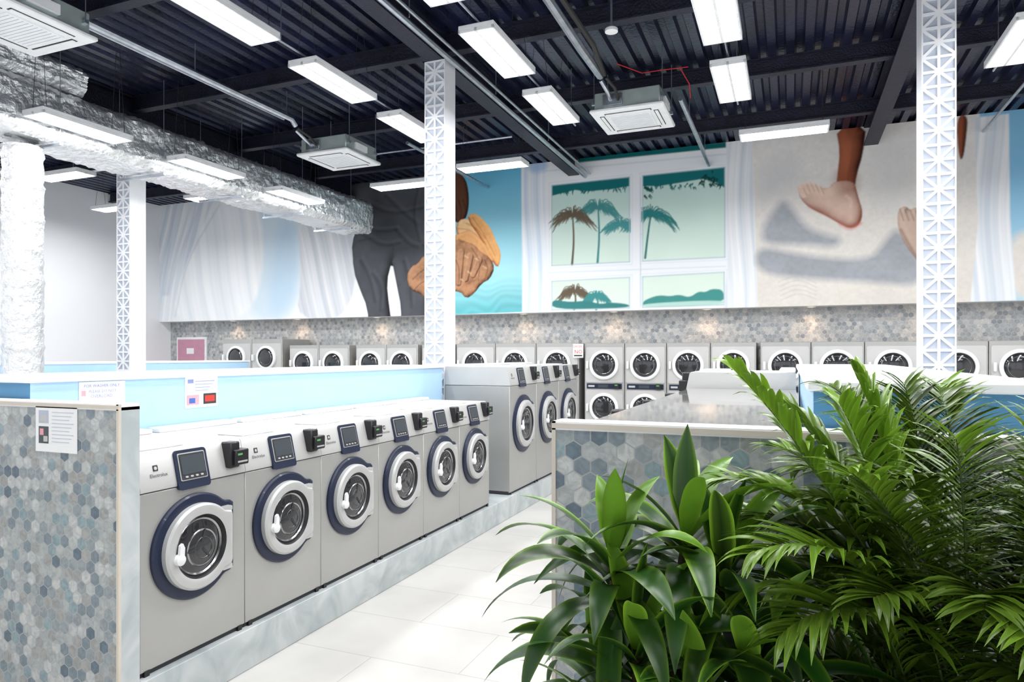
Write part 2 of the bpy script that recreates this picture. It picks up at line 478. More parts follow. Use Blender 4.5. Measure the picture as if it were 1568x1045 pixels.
# person in dark clothing (printed artwork)
G1=(.33,.34,.36)
round_poly([(524,279),(600,266),(660,256),(706,252),(708,300),(704,400),(660,420),(606,408),(575,405),(541,400),(538,372),(550,342),(532,302)],G1,(.10,.10,.115),.5,.02,1,(-.4,.5),n2,.22)
round_poly([(539,370),(575,362),(606,372),(600,400),(592,432),(596,470),(602,510),(566,510),(562,470),(552,446),(541,415)],G1,(.12,.12,.13),.22,.02,1,(-.6,.2),n5,.10)
round_poly([(598,388),(640,372),(668,380),(662,430),(656,510),(614,510),(614,470),(608,440)],G1,(.12,.12,.13),.25,.02,1,(-.6,.2),n5,.10)
poly([(560,345),(640,335),(650,395),(575,398)],(.25,.26,.275),.35,.8)
for q in ([(548,345),(575,356),(606,352)],[(556,360),(585,378),(612,372)],[(560,312),(600,330),(648,318)],[(590,300),(612,322),(640,345)],[(552,400),(566,425),(574,462)],[(618,400),(628,436),(630,470)],[(606,352),(622,372),(640,380)],[(640,290),(632,330),(642,370)],[(570,420),(584,440),(582,476)]):
    stroke(q,3,1.5,(.09,.09,.10),.10,.5)
    stroke([(a+4,b-5) for a,b in q],2,1,(.42,.43,.45),.10,.35)
def sea(X,Z):
    t=np.clip((Z-2.74)/3.05,0,1)[...,None]
    a=lin((.38,.71,.74)); b=lin((.68,.89,.92)); c=lin((.42,.75,.90))
    o=np.where(t<.3,a+(b-a)*t/.3,b+(c-b)*(t-.3)/.7)
    wv=.10*np.sin(Z*34+3*vn(n2,X,Z)*4+np.sin(X*5))*np.clip(.9-2.6*t[...,0],0,1)
    return np.clip(o*(.95+.10*vn(n2,X,Z)*np.clip(1.4-2*t[...,0],0,1)+wv)[...,None],0,1)
poly([(655,265),(800,245),(800,478),(655,484)],sea,.02,1,0)
round_poly([(688,262),(712,268),(719,300),(716,332),(704,345),(686,330)],(.42,.27,.20),(.12,.07,.05),.10,.02,2,(-.5,.5),n3,.06)
for k in range(3): stroke([(695+k*7,306),(700+k*7,322),(699+k*6,338)],1.2,.8,(.12,.07,.06),.03,.7)
petals=[[(698,344),(708,334),(722,338),(736,346),(745,360),(754,374),(744,381),(730,376),(716,366),(700,362)],[(714,334),(722,326),(734,330),(752,350),(758,366),(767,386),(766,400),(762,411),(752,398),(744,384),(738,368)],[(694,362),(706,356),(720,352),(742,372),(750,388),(757,402),(744,408),(728,398),(716,390),(698,378)]]
for i,pp in enumerate(petals): round_poly(pp,((1,.84,.62),(.98,.74,.48),(.95,.70,.47))[i],((.72,.38,.18),(.66,.33,.15),(.48,.25,.14))[i],.07,.012,1,(.3,.7),nf_,.22)
for q in ([(702,350),(722,352),(744,374)],[(724,334),(740,356),(758,392)],[(702,366),(724,376),(748,402)],[(714,342),(730,350),(744,366)]): stroke(q,1.2,.5,(.55,.27,.12),.03,.6)
round_poly([(688,376),(700,366),(712,370),(726,374),(736,386),(750,394),(758,410),(750,428),(738,434),(726,450),(714,458),(704,446),(686,448)],(.74,.54,.40),(.24,.13,.08),.10,.012,1,(-.3,.7),nf_,.55)
for k in range(3):
    capsule((706+k*14,386+k*6),(702+k*11,434-k*6),5.5,4.5,(.80,.60,.46),(.30,.17,.11),.045,nz_=nf_,amp=.25)
for q in ([(694,392),(704,410),(702,438)],[(722,380),(736,400),(732,430)],[(742,398),(748,412),(742,428)]): stroke(q,1.6,.6,(.20,.11,.07),.03,.7)
for x,y in ((712,392),(728,396),(740,408),(716,416),(706,428)): stroke([(x,y),(x+5,y+3)],2.2,1.4,(.93,.80,.66),.03,.55,0)
round_poly([(622,424),(630,408),(640,404),(648,392),(664,388),(664,458),(650,456),(644,450),(628,444)],(.74,.55,.42),(.26,.15,.10),.09,.012,1,(-.3,.7),nf_,.4)
stroke([(632,428),(644,416),(656,410)],1.5,1,(.22,.12,.09),.03,.7); stroke([(636,442),(646,432),(656,430)],1.5,1,(.22,.12,.09),.03,.7)
# window section
poly([(800,246),(1115,214),(1115,475),(800,480)],(.95,.96,.975),.02,1,0)
poly([(885,241),(1112,217),(1112,226),(885,249)],(.05,.40,.41),.02,1,0)
def sky(X,Z):
    t=np.clip((Z-3.3)/2.1,0,1)[...,None]; o=lin((.87,.93,.88))*(1-t)+lin((.77,.89,.86))*t
    return np.clip(o*(.95+.10*vn(n1,X,Z)+.03*vn(n2,X,Z))[...,None],0,1)
panes=[[(845,284),(964,271),(964,401),(845,407)],[(984,269),(1110,256),(1110,394),(984,400)],[(845,431),(964,425),(964,472),(845,475)],[(984,424),(1109,417),(1109,467),(984,471)]]
for i,p in enumerate(panes): poly(p,sky,.015,1,0)
T1=(.08,.43,.44)
poly([(845,284),(964,271),(964,285),(935,290),(900,293),(880,291),(845,300)],T1,.015,1,0)
poly([(984,269),(1110,256),(1110,288),(1098,280),(1075,274),(1040,280),(1010,285),(984,285)],T1,.015,1,0)
for k in range(60):
    if k%2: x=850+random.random()*110; y=291+random.random()*6-(x-850)*.06
    else: x=988+random.random()*118; y=284+random.random()*7-(x-988)*.05
    stroke([(x,y),(x+random.uniform(-3,3),y+random.uniform(2,6))],2.4,.8,(.08,.42,.42),.012,1,0)
def palm(cx,cy,R,col,trunk=None,seed=0):
    r=random.Random(seed)
    if trunk: stroke([(cx,cy),(cx+2,(cy+trunk)/2),(cx-1,trunk)],2.2,3.8,col,.012)
    for k in range(21):
        a=math.pi*(1.2-1.40*k/20)+r.uniform(-.1,.1); L=R*r.uniform(.75,1.08)
        mid=(cx+L*.6*math.cos(a), cy-L*.55*max(math.sin(a),.0)-2); end=(cx+L*math.cos(a)*1.0, cy-L*.34*math.sin(a)+L*.36)
        stroke([(cx,cy),mid,end],1.8,.7,col,.012)
        for q in range(13):
            f=.15+.065*q
            bx=(1-f)**2*cx+2*f*(1-f)*mid[0]+f*f*end[0]; by=(1-f)**2*cy+2*f*(1-f)*mid[1]+f*f*end[1]
            stroke([(bx,by),(bx+5*math.cos(a)+r.uniform(-1,1),by+r.uniform(5,11)*(1.1-.5*f))],1.5,.5,col,.012,.9,0)
palm(916,320,38,(.28,.56,.56),402,1); palm(877,332,38,(.40,.35,.29),405,2)
palm(996,332,44,(.16,.48,.48),None,3); palm(950,346,28,(.28,.57,.57),None,4)
stroke([(988,395),(992,360),(996,332)],3.4,2.4,(.22,.46,.44),.012)
palm(880,448,30,(.40,.35,.29),474,5); palm(914,455,22,(.26,.55,.55),474,6)
poly([(845,458),(872,463),(900,460),(918,466),(935,463),(964,466),(964,472),(845,475)],(.24,.50,.50),.02)
poly([(984,462),(996,456),(1010,452),(1026,454),(1040,451),(1056,456),(1070,446),(1080,448),(1090,442),(1109,444),(1109,467),(984,471)],(.28,.57,.55),.02)
poly([(984,465),(1109,459),(1109,467),(984,471)],(.72,.86,.82),.02)
for k in range(26):
    x=1072+random.random()*36; y=262+random.random()*22; stroke([(x,y),(x+random.uniform(-4,5),y+random.uniform(2,7))],2.6,.8,(.04,.25,.24),.012,1,0)
for k in range(14):
    x=986+random.random()*14; y=284+random.random()*18; stroke([(x,y),(x+4,y+4)],2.2,.8,(.04,.31,.30),.012,1,0)
poly([(966,250),(982,248),(982,474),(966,475)],(.95,.96,.975),.012,1,0); stroke([(981,272),(981,470)],1,1,(.70,.78,.80),.012)
for p in panes:
    for i in range(4): stroke([p[i],p[(i+1)%4]],1.6,1.6,(.66,.76,.80),.015,.8,0)
    q=[(p[0][0]-4,p[0][1]-4),(p[1][0]+4,p[1][1]-4),(p[2][0]+4,p[2][1]+4),(p[3][0]-4,p[3][1]+4)]
    for i in range(4): stroke([q[i],q[(i+1)%4]],.8,.8,(.80,.85,.88),.015,.6,0)
stroke([(835,262),(1112,236)],1.2,1.2,(.78,.84,.88),.02,.8,0); stroke([(838,418),(1112,408)],1.2,1.2,(.80,.85,.89),.02,.8,0)
poly([(798,246),(835,243),(836,360),(842,478),(800,480)],folds((.80,.86,.93),(.97,.975,.985),20,5,0),.03,1,0)
poly([(806,247),(838,243),(838,262),(812,266)],(.50,.68,.88),.12,.6)
poly([(1112,215),(1152,212),(1154,330),(1160,472),(1108,474),(1116,380)],folds((.84,.87,.90),(.98,.98,.985),24,6,0),.02,1,0)
# sand and feet
def sand(X,Z):
    t=np.clip((Z-2.74)/3,0,1)[...,None]
    return (lin((.88,.855,.82))*(1-t)+lin((.93,.915,.90))*t)*(.92+.06*vn(n2,X,Z)+.06*vn(n3,X,Z)+.06*vn(n4,X,Z))[...,None]
poly([(1152,208),(1500,170),(1500,465),(1160,474)],sand,.03,1,0)
def sh(X,Z): return lin((.63,.645,.67))*(.90+.12*vn(n3,X,Z)+.12*vn(n2,X,Z)+.06*vn(n4,X,Z))[...,None]
poly([(1166,352),(1184,322),(1200,304),(1216,322),(1235,348),(1262,358),(1290,366),(1278,380),(1230,374),(1170,374)],sh,.16)
poly([(1158,376),(1215,388),(1290,398),(1336,394),(1352,372),(1376,344),(1410,395),(1412,440),(1330,432),(1250,428),(1158,420)],sh,.14)
poly([(1160,255),(1210,235),(1230,268),(1190,300),(1162,318)],(.80,.81,.825),.35,.5)
poly([(1330,215),(1400,205),(1400,290),(1360,330),(1335,280)],(.86,.86,.86),.4,.5)
for k in range(5):
    stroke([(1192+k,432+k*7),(1222,420+k*7),(1250,434+k*6)],1.0,1.0,(.72,.70,.67),.02,.5)
leg=[(1280,196),(1327,190),(1322,235),(1312,268),(1309,290),(1280,290),(1283,262),(1286,232)]
round_poly(leg,(.66,.38,.27),(.24,.10,.06),.22,.02,1,(-.55,.2),nf_,.08)
foot=[(1276,278),(1308,276),(1314,300),(1322,325),(1317,345),(1302,351),(1286,343),(1264,330),(1242,320),(1228,308),(1222,294),(1226,284),(1240,282),(1258,288),(1270,288)]
round_poly(foot,(.96,.84,.77),(.54,.32,.25),.18,.02,2,(-.45,.75),nf_,.10)
poly([(1280,262),(1312,262),(1313,288),(1298,302),(1278,292)],(.54,.30,.21),.22,.55)
stroke([(1286,343),(1302,352),(1318,342)],3,3,(.84,.46,.42),.06,.7); stroke([(1238,316),(1262,328),(1284,338)],2.5,2,(.76,.47,.41),.06,.5)
for k,(x,y) in enumerate(((1224,286),(1231,281),(1238,280),(1245,281),(1253,284))):
    w=(9,6.5,6,5.5,5)[k]
    stroke([(x+7,y+12),(x+1,y+1)],w,w*.8,(.94,.82,.75),.02,1,0); stroke([(x+w*.6+1,y+2),(x+w*.6+6,y+13)],.8,.8,(.54,.35,.28),.02,.6,0)
    stroke([(x,y-1),(x+1.5,y+1)],2,2,(.98,.90,.86),.02,.8,0)
stroke([(1296,300),(1304,306),(1303,316)],3,2,(.96,.85,.78),.05,.6)
round_poly([(1374,326),(1380,317),(1388,316),(1394,322),(1402,317),(1412,322),(1422,335),(1428,400),(1416,414),(1400,394),(1384,372),(1375,350)],(.88,.77,.70),(.38,.27,.22),.14,.02,2,(-.6,.6),nf_,.1)
for k in range(4): stroke([(1378+k*8,320+k),(1384+k*8,338)],.9,.9,(.40,.28,.23),.025,.7,0)
stroke([(1380,352),(1394,378),(1412,406)],2,2,(.38,.27,.23),.05,.6)
round_poly([(1464,178),(1483,175),(1480,210),(1475,245),(1468,242)],(.58,.32,.22),(.26,.12,.07),.1,.02,2,(-.5,.3))
poly([(1500,172),(1700,150),(1700,470),(1500,465)],lambda X,Z: lin((.70,.85,.92))*(1-np.clip((Z-2.74)/2.2,0,1)[...,None])+lin((.53,.76,.90))*np.clip((Z-2.74)/2.2,0,1)[...,None],.03,1,0)
poly([(1540,352),(1640,350),(1640,460),(1540,460)],sand,.15)
poly([(1492,180),(1545,174),(1547,330),(1556,460),(1486,463),(1498,340)],folds((.82,.86,.90),(.98,.98,.985),24,7,0),.02,1,0)
img=np.clip(img,0,1)
im2=img.copy(); im2[1:-1,1:-1]=(img[1:-1,1:-1]*4+img[:-2,1:-1]+img[2:,1:-1]+img[1:-1,:-2]+img[1:-1,2:])/8; img=im2
me=bpy.data.meshes.new('mural')
V=np.stack([XX.ravel(),np.full(XX.size,YM),ZZ.ravel()],1).astype(np.float32)
I=np.arange(nx*nz).reshape(nz,nx)
Fq=np.stack([I[:-1,:-1].ravel(),I[:-1,1:].ravel(),I[1:,1:].ravel(),I[1:,:-1].ravel()],1)
me.vertices.add(len(V)); me.vertices.foreach_set('co',V.ravel())
me.loops.add(Fq.size); me.loops.foreach_set('vertex_index',Fq.ravel().astype(np.int32))
me.polygons.add(len(Fq)); me.polygons.foreach_set('loop_start',(np.arange(len(Fq))*4).astype(np.int32))
me.update(calc_edges=True); me.validate()
ca=me.color_attributes.new('Col','FLOAT_COLOR','POINT')
ca.data.foreach_set('color',np.concatenate([img.reshape(-1,3),np.ones((nx*nz,1))],1).astype(np.float32).ravel())
me.materials.append(M['mural_print'])
put(me,'wall_mural')

# ------------------------------------------------------------------ washers
def door_poly(R,xr,hz,n=72):
    out=[]; th0=math.atan2(hz,xr)
    for i in range(n):
        th=2*math.pi*i/n; a=(th+math.pi)%(2*math.pi)-math.pi
        if abs(a)<=th0: r=xr/math.cos(a)
        else:
            rc=math.hypot(xr,hz); k=min(1,(abs(a)-th0)/.22); k=k*k*(3-2*k); r=rc+(R-rc)*k
        out.append((r*math.cos(th),r*math.sin(th)))
    return out
def off(pl,cx,cy,s=1.): return [(cx+a*s,cy+b*s) for a,b in pl]
def rrect(u0,u1,v0,v1,r,n=5):
    o=[]
    for cx,cy,a0 in ((u1-r,v1-r,0),(u0+r,v1-r,90),(u0+r,v0+r,180),(u1-r,v0+r,270)):
        for i in range(n+1):
            a=math.radians(a0+90*i/n); o.append((cx+r*math.cos(a),cy+r*math.sin(a)))
    return o
def washer_mesh(W,H,cz,k,D=.84,panel=.2,name='washer',top='steel_top',lids=True):
    mb=MB(); g=.004; zp=H-panel; rr=rrect
    mb.box(-D,-.012,g,W-g,.0,.04,'gap_dark')
    mb.box(-D,0,g,W-g,.025,zp-.004,'steel_body',.004)
    mb.box(-D+.01,-.01,g+.006,W-g-.006,zp-.006,zp+.003,'gap_dark')
    pr=[(-D,zp+.002),(0.004,zp+.002),(0.004,zp+.02),(-.035,H-.012),(-.045,H),(-D,H)]
    n=len(pr); v=[(a,g,b) for a,b in pr]+[(a,W-g,b) for a,b in pr]
    mb.add(v[:],[[i,(i+1)%n,n+(i+1)%n,n+i] for i in range(n-2)]+[list(range(n)),list(range(n,2*n))[::-1]],'steel_panel')
    mb.add(v[:],[[n-2,n-1,2*n-1,2*n-2],[n-1,0,n,2*n-1]],top)
    sl=.039/(panel-.032)
    def FS(a,b,w): return (.004-(b-.02)*sl+w, a, zp+b)
    u0,u1=W*.315,W*.315+.215
    P=rr(u0,u1,-.022,panel-.014,.02)
    mb.loft([(P,-.01),(P,.010)],'navy',FS,False,True)
    P=rr(u0+.018,u1-.018,.025,panel-.03,.008); mb.loft([(P,.008),(P,.014)],'door_grey',FS,False,True)
    P=rr(u0+.023,u1-.023,.03,panel-.035,.006); mb.loft([(P,.012),(P,.016)],'gap_dark',FS,False,True)
    P=rr(u0+.030,u1-.030,.058,panel-.045,.005); mb.loft([(P,.016),(P,.018)],'screen',FS,False,True)
    for i in range(4):
        a=u0+.045+i*.034; P=rr(a,a+.018,.040,.049,.004); mb.loft([(P,.016),(P,.02)],'door_grey',FS,False,True)
    cu=W-.15
    mb.box(-.045,.035,cu,cu+.075,zp+.045,H-.004,'black_plastic',.008)
    mb.box(-.02,.055,cu+.02,cu+.125,zp+.06,zp+.15,'black_plastic',.006)
    mb.box(.05,.057,cu+.035,cu+.07,zp+.117,zp+.128,'green_led')
    mb.box(.05,.057,cu+.035,cu+.11,zp+.075,zp+.085,'door_grey')
    P=rr(.095,.125,panel*.5,panel*.5+.03,.003); mb.loft([(P,.0),(P,.002)],'ink_black',FS,False,True)
    P=circ(.11,panel*.5+.015,.009,12); mb.loft([(P,.002),(P,.003)],'steel_panel',FS,False,True)
    add_text(mb,'Electrolux',.026,FS,.07,panel*.5-.03,.0035,'ink_black')
    if lids:
        mb.box(-.30,-.09,.08,W*.5,H,H+.016,top,.006)
        mb.box(-D,-D+.12,.03,W-.03,H,H+.03,top,.006)
    cu=W*.48
    nv=door_poly(.285*k,.265*k,.19*k); rg=door_poly(.232*k,.225*k,.145*k)
    mb.loft([(off(nv,cu,cz),-.002),(off(nv,cu,cz),.014),(off(nv,cu,cz,.965),.022)],'navy',FRX,False,True)
    ci=circ(cu,cz,.172*k,72)
    mb.loft([(off(rg,cu,cz),.022),(off(rg,cu,cz),.05),(off(rg,cu,cz,.95),.062),(circ(cu,cz,.19*k,72),.066),(ci,.058)],'door_grey',FRX)
    mb.loft([(ci,.058),(circ(cu,cz,.160*k,72),.035)],'black_plastic',FRX)
    mb.loft([(circ(cu,cz,.160*k,72),.035),(circ(cu,cz,.152*k,72),.041),(circ(cu,cz,.143*k,72),.035)],'chrome',FRX)
    mb.loft([(circ(cu,cz,.143*k,72),.035),(circ(cu,cz,.11*k,72),.042),(circ(cu,cz,.05*k,72),.046),(circ(cu,cz,.01,72),.047)],'glass_dark',FRX,False,True)
    mb.loft([(circ(cu+.012,cz-.01,.105*k,72),.0405),(circ(cu+.012,cz-.01,.099*k,72),.0465),(circ(cu+.012,cz-.01,.092*k,72),.044)],'chrome',FRX)
    mb.loft([(circ(cu+.02,cz-.012,.062*k,48),.044),(circ(cu+.02,cz-.012,.058*k,48),.048),(circ(cu+.02,cz-.012,.054*k,48),.0455)],'drum',FRX)
    for i in range(3):
        a=math.radians(70+120*i)
        c=(cu+.05*k*math.cos(a),cz+.05*k*math.sin(a))
        q=[(c[0]+.04*math.cos(a)-.005*math.sin(a),c[1]+.04*math.sin(a)+.005*math.cos(a)),(c[0]-.03*math.cos(a)-.008*math.sin(a),c[1]-.03*math.sin(a)+.008*math.cos(a)),
           (c[0]-.03*math.cos(a)+.008*math.sin(a),c[1]-.03*math.sin(a)-.008*math.cos(a)),(c[0]+.04*math.cos(a)+.005*math.sin(a),c[1]+.04*math.sin(a)-.005*math.cos(a))]
        mb.loft([(q,.040),(q,.0485)],'gap_dark',FRX,False,True)
    hx=cu-.165*k
    mb.loft([(circ(hx,cz-.03,.030,20),.06),(circ(hx,cz-.03,.028,20),.088),(circ(hx,cz-.03,.018,20),.094)],'handle_white',FRX,False,True)
    L=[(hx-.012,cz-.03),(hx-.004,cz+.045),(hx+.012,cz+.055),(hx+.024,cz+.03),(hx+.02,cz-.03)]
    mb.loft([(L,.07),(L,.086)],'handle_white',FRX,False,True)
    for sgn in (1,-1):
        P=rr(cu+.150*k,cu+.222*k,cz+sgn*.165*k-.014,cz+sgn*.165*k+.014,.008)
        mb.loft([(P,.02),(P,.052)],'door_grey',FRX,False,True)
    mb.box(-.02,.004,.03,.06,0,.03,'black_plastic'); mb.box(-.02,.004,W-.06,W-.03,0,.03,'black_plastic')
    return mb.mesh(name)
PL=.24
wm=washer_mesh(.722,1.13,.59,1.0)
wb=washer_mesh(.91,1.49,.80,1.22,panel=.22,name='washer_large')
wmid=washer_mesh(.80,1.36,.70,1.1,panel=.2,name='washer_mid',top='acrylic_top',lids=False)
Y0=2.475
for i in range(6):
    put(wm,'washing_machine',(-3.02,Y0+i*.717,PL))
    put(wm,'washing_machine',(-5.42,Y0+(i+1)*.722,PL),math.pi)
for i in range(3): put(wb,'large_washing_machine',(-3.02,7.36+i*.91,PL))
for i in range(4):
    put(wmid,'medium_washing_machine',(-.80,Y0+.01+(i+1)*.8,PL),math.pi)
    put(wm,'washing_machine',(1.62,Y0+.01+i*.722,PL))
put(wb,'large_washing_machine',(-.80,5.74+.91,PL),math.pi)
simple('trim_island_plinth', [(-5.49,-2.98,2.475,10.15,0,PL,'marble',.004)])
simple('trim_island_plinth', [(-.85,1.69,2.475,7.3,0,PL,'marble',.004)])
def spine(x0,x1,y0,y1,z1):
    mb=MB(); mb.box(x0,x1,y0+.004,y1,PL,z1-.035,'blue_light'); mb.box(x0+.002,x1-.002,y0,y0+.004,PL,z1-.036,'blue_dark')
    mb.box(x0-.02,x1+.02,y0-.01,y1+.02,z1-.035,z1,'white_paint',.006)
    put(mb.mesh('utility_partition'),'utility_partition')
spine(-4.57,-3.87,2.49,7.3,1.75); spine(.07,.76,2.49,6.95,1.785)
spine(-11.13,-10.48,3.6,11.2,1.76); simple('trim_island_plinth', [(-12.05,-9.55,3.55,11.3,0,PL,'marble',.004)])
for i in range(10): put(wm,'washing_machine',(-9.62,3.62+i*.722,PL))
def endwall(x0,x1):
    mb=MB(); y0,y1=2.358,2.472
    mb.box(x0+.01,x1-.01,y0,y1,0,1.60,'hex_mosaic')
    mb.box(x1-.012,x1,y0+.012,y1,0,1.615,'marble'); mb.box(x0,x0+.012,y0+.012,y1,0,1.615,'marble')
    mb.box(x1-.014,x1+.001,y0-.004,y0+.012,0,1.63,'beige_trim'); mb.box(x0-.001,x0+.014,y0-.004,y0+.012,0,1.63,'beige_trim')
    mb.box(x0,x1,y0-.004,y1,1.60,1.63,'paper'); mb.box(x0,x1,y0-.006,y0-.002,1.606,1.624,'beige_trim')
    put(mb.mesh('tiled_half_wall'),'tiled_half_wall')
endwall(-5.44,-3.010); endwall(-.80,1.64)

# ------------------------------------------------------------------ dryers
cache={}
def dryer_mesh(W,H):
    key=(W,H)
    if key in cache: return cache[key]
    mb=MB(); D=.98; g=.005
    mb.box(-D,0,g,W-g,0,H,'steel_body',.006)
    for zc in (H*.807,H*.425):
        cu=W/2
        P=rrect(.03,W-.03,zc-.33,zc+.33,.03); mb.loft([(P,0),(P,.012)],'steel_panel',FRX,False,True)
        R=min(.275,W/2-.06)
        mb.loft([(circ(cu,zc,R),.012),(circ(cu,zc,R),.05),(circ(cu,zc,R-.02),.062),(circ(cu,zc,R-.05),.064),(circ(cu,zc,R-.058),.05)],'handle_white',FRX)
        mb.loft([(circ(cu,zc,R-.058),.05),(circ(cu,zc,R-.075),.04)],'black_plastic',FRX)
        mb.loft([(circ(cu,zc,R-.075),.04),(circ(cu,zc,R-.12),.06),(circ(cu,zc,.02),.065)],'glass_dark',FRX,False,True)
        mb.loft([(circ(cu,zc,R-.10),.048),(circ(cu,zc,R-.11),.058),(circ(cu,zc,R-.12),.052)],'chrome',FRX)
        mb.box(.01,.075,.05,.09,zc-.07,zc+.07,'handle_white',.006)
        z1=zc-.345
        mb.box(0,.016,.05,W-.05,z1-.10,z1-.005,'navy',.004)
        mb.box(.016,.02,W*.35,W*.6,z1-.08,z1-.025,'screen'); mb.box(.016,.02,.08,.2,z1-.07,z1-.035,'door_grey')
        mb.box(.012,.06,W-.19,W-.09,z1-.10,z1-.0,'black_plastic',.006); mb.box(.06,.062,W-.17,W-.12,z1-.04,z1-.02,'green_led')
    cache[key]=mb.mesh('stack_dryer'); return cache[key]
groups=[(-12.5,.89,2,2.24),(-10.52,.81,2,2.09),(-8.73,.77,2,2.09),(-7.10,.77,1,2.09),(-6.30,.865,3,2.10),(-3.60,.765,4,2.09),(-.48,.80,3,2.09),(2.02,.80,3,2.09),(4.6,.80,3,2.09)]
for x0,w,n,h in groups:
    for i in range(n): put(dryer_mesh(w,h),'stacked_tumble_dryer',(x0+i*w,12.5,0),-math.pi/2)
mb=MB(); mb.box(-15.08,-14.05,YB-.05,YB-.001,0,2.34,'white_paint',.005); mb.box(-15.02,-14.11,YB-.07,YB-.045,.02,2.28,'pink_door',.004)
mb.tube([(-14.2,YB-.07,1.05),(-14.2,YB-.12,1.05),(-14.32,YB-.12,1.05)],.012,'chrome'); mb.box(-14.7,-14.45,YB-.076,YB-.07,1.9,2.05,'paper')
put(mb.mesh('door_1'),'door_1')

# ------------------------------------------------------------------ downlights
for x in (-13.0,-11.0,-8.75,-6.95,-5.16,-3.25,-1.46,.34,2.2,4.1):
    mb=MB(); FZ=lambda a,b,w:(a,b,w)
    mb.loft([(circ(0,0,.085,24),0),(circ(0,0,.085,24),-.015),(circ(0,0,.06,24),-.015),(circ(0,0,.055,24),-.004)],'white_paint',FZ)
    mb.loft([(circ(0,0,.055,24),-.004),(circ(0,0,.01,24),-.004)],'led_warm',FZ,False,True)
    o=put(mb.mesh('recessed_downlight'),'recessed_downlight',(x,13.36,2.739))
    li=bpy.data.lights.new('downlight_lamp','SPOT'); li.energy=16; li.color=(1,.66,.40); li.spot_size=math.radians(130); li.spot_blend=1.; li.shadow_soft_size=.08
    lo=bpy.data.objects.new('downlight_lamp',li); scene.collection.objects.link(lo); lo.parent=o; lo.location=(0,0,-.03)

# ------------------------------------------------------------------ ceiling LED fixtures
def fixture_mesh(led,top=.83):
    mb=MB(); L=1.16; w=.37
    mb.box(-w/2,w/2,-L/2,L/2,.03,.075,'white_paint',.006)
    for x0,x1 in ((-w/2,-w/2+.02),(-.014,.014),(w/2-.02,w/2)): mb.box(x0,x1,-L/2,L/2,0,.032,'white_paint')
    for y0,y1 in ((-L/2,-L/2+.02),(L/2-.02,L/2)): mb.box(-w/2,w/2,y0,y1,0,.032,'white_paint')
    for x0,x1 in ((-w/2+.02,-.014),(.014,w/2-.02)):
        mb.add([(x0,-L/2+.02,.012),(x1,-L/2+.02,.012),(x1,L/2-.02,.012),(x0,L/2-.02,.012)],[(0,3,2,1)],led)
    mb.box(-.06,.06,-.25,.25,.075,.095,'white_paint',.005)
    for sx in (-.12,.12):
        for sy in (-.5,.5): mb.tube([(sx,sy,.07),(sx*.3,sy,top)],.003,'cable',5)
    return mb.mesh('led_high_bay',recalc=False)
fm=fixture_mesh('led'); fw_=fixture_mesh('led_wall'); fd=fixture_mesh('led',1.15); ZL=4.965
for X in (-4.82,-2.78,-.62,2.12,4.4):
    for y in (1.4,3.1,4.8,6.5,8.2): put(fm,'linear_led_light',(X,y,ZL))
    mb=MB(); mb.tube([(X,YF+.01,ZL+.112),(X,9.2,ZL+.112)],.012,'galv',6)
    for y in (2.2,5.6,9.0): mb.tube([(X,y,ZL+.11),(X,y,ZC-.002)],.005,'galv',5)
    put(mb.mesh('lighting_conduit'),'lighting_conduit')
for y in (1.9,3.85,5.8,7.78,9.75): put(fd,'linear_led_light',(-8.06,y,4.64))
for X,Y in ((-13.2,10.3),(-10.55,10.3),(-6.6,10.9),(-4.55,10.35),(-.09,10.3),(3.9,10.3),(-11.7,8.1),(-13.6,6.3),(-11.7,4.0),(-13.6,1.5)):  # includes extra far-left fixtures, added to brighten the left wall
    put(fw_,'linear_led_light',(X,Y,ZL),math.pi/2)
for X,Y in ((5.4,6.5),(5.4,3.0)): put(fm,'linear_led_light',(X,Y,ZL),math.pi/2)

# ------------------------------------------------------------------ AC cassettes
def ac_mesh():
    mb=MB(); h=.475
    mb.box(-.42,.42,-.42,.42,.045,.27,'galv_green',.01)
    mb.box(-h,h,-h,h,0,.05,'white_paint',.015)
    mb.box(-.27,.27,-.27,.27,-.012,.004,'white_paint',.004)
    for i in range(12):
        y=-.24+i*.0435; mb.box(-.25,.25,y,y+.006,-.0135,-.011,'lattice_grey')
    for s in (-1,1):
        mb.box(-.3,.3,s*.35-.03,s*.35+.03,-.003,.001,'gap_dark'); mb.box(-.29,.29,s*.35-.018,s*.35+.022,-.012,-.003,'white_paint',.003)
        mb.box(s*.35-.03,s*.35+.03,-.3,.3,-.003,.001,'gap_dark'); mb.box(s*.35-.018,s*.35+.022,-.29,.29,-.012,-.003,'white_paint',.003)
        for t in (-1,1):
            mb.tube([(s*.44,t*.36,.15),(s*.44,t*.36,.81)],.006,'galv',6); mb.box(s*.44-.03,s*.44+.02,t*.36-.02,t*.36+.02,.14,.18,'galv')
    mb.box(-.3,-.05,-.46,-.42,.08,.22,'galv',.004); mb.box(.42,.46,-.2,.1,.1,.2,'white_paint',.004)
    mb.tube([(-.2,-.44,.15),(-.2,-.6,.2),(-.25,-.74,.3)],.028,'galv',8); mb.tube([(-.1,-.44,.13),(-.1,-.62,.22),(-.17,-.8,.3)],.02,'cable',8)
    mb.tube([(-.38,-.38,.27),(-.3,-.2,.36),(0,-.1,.31),(.2,.1,.36),(.35,.3,.28)],.008,'cable',6)
    return mb.mesh('ac_cassette')
am=ac_mesh()
for X,Y in ((-1.93,9.04),(-6.7,9.15),(-6.85,4.3)): put(am,'ceiling_air_conditioner',(X,Y,4.985))
def pipe(name,paths):
    mb=MB()
    for p,r,mt in paths: mb.tube(p,r,mt,8)
    return put(mb.mesh(name),name)
ZT=ZC-.002
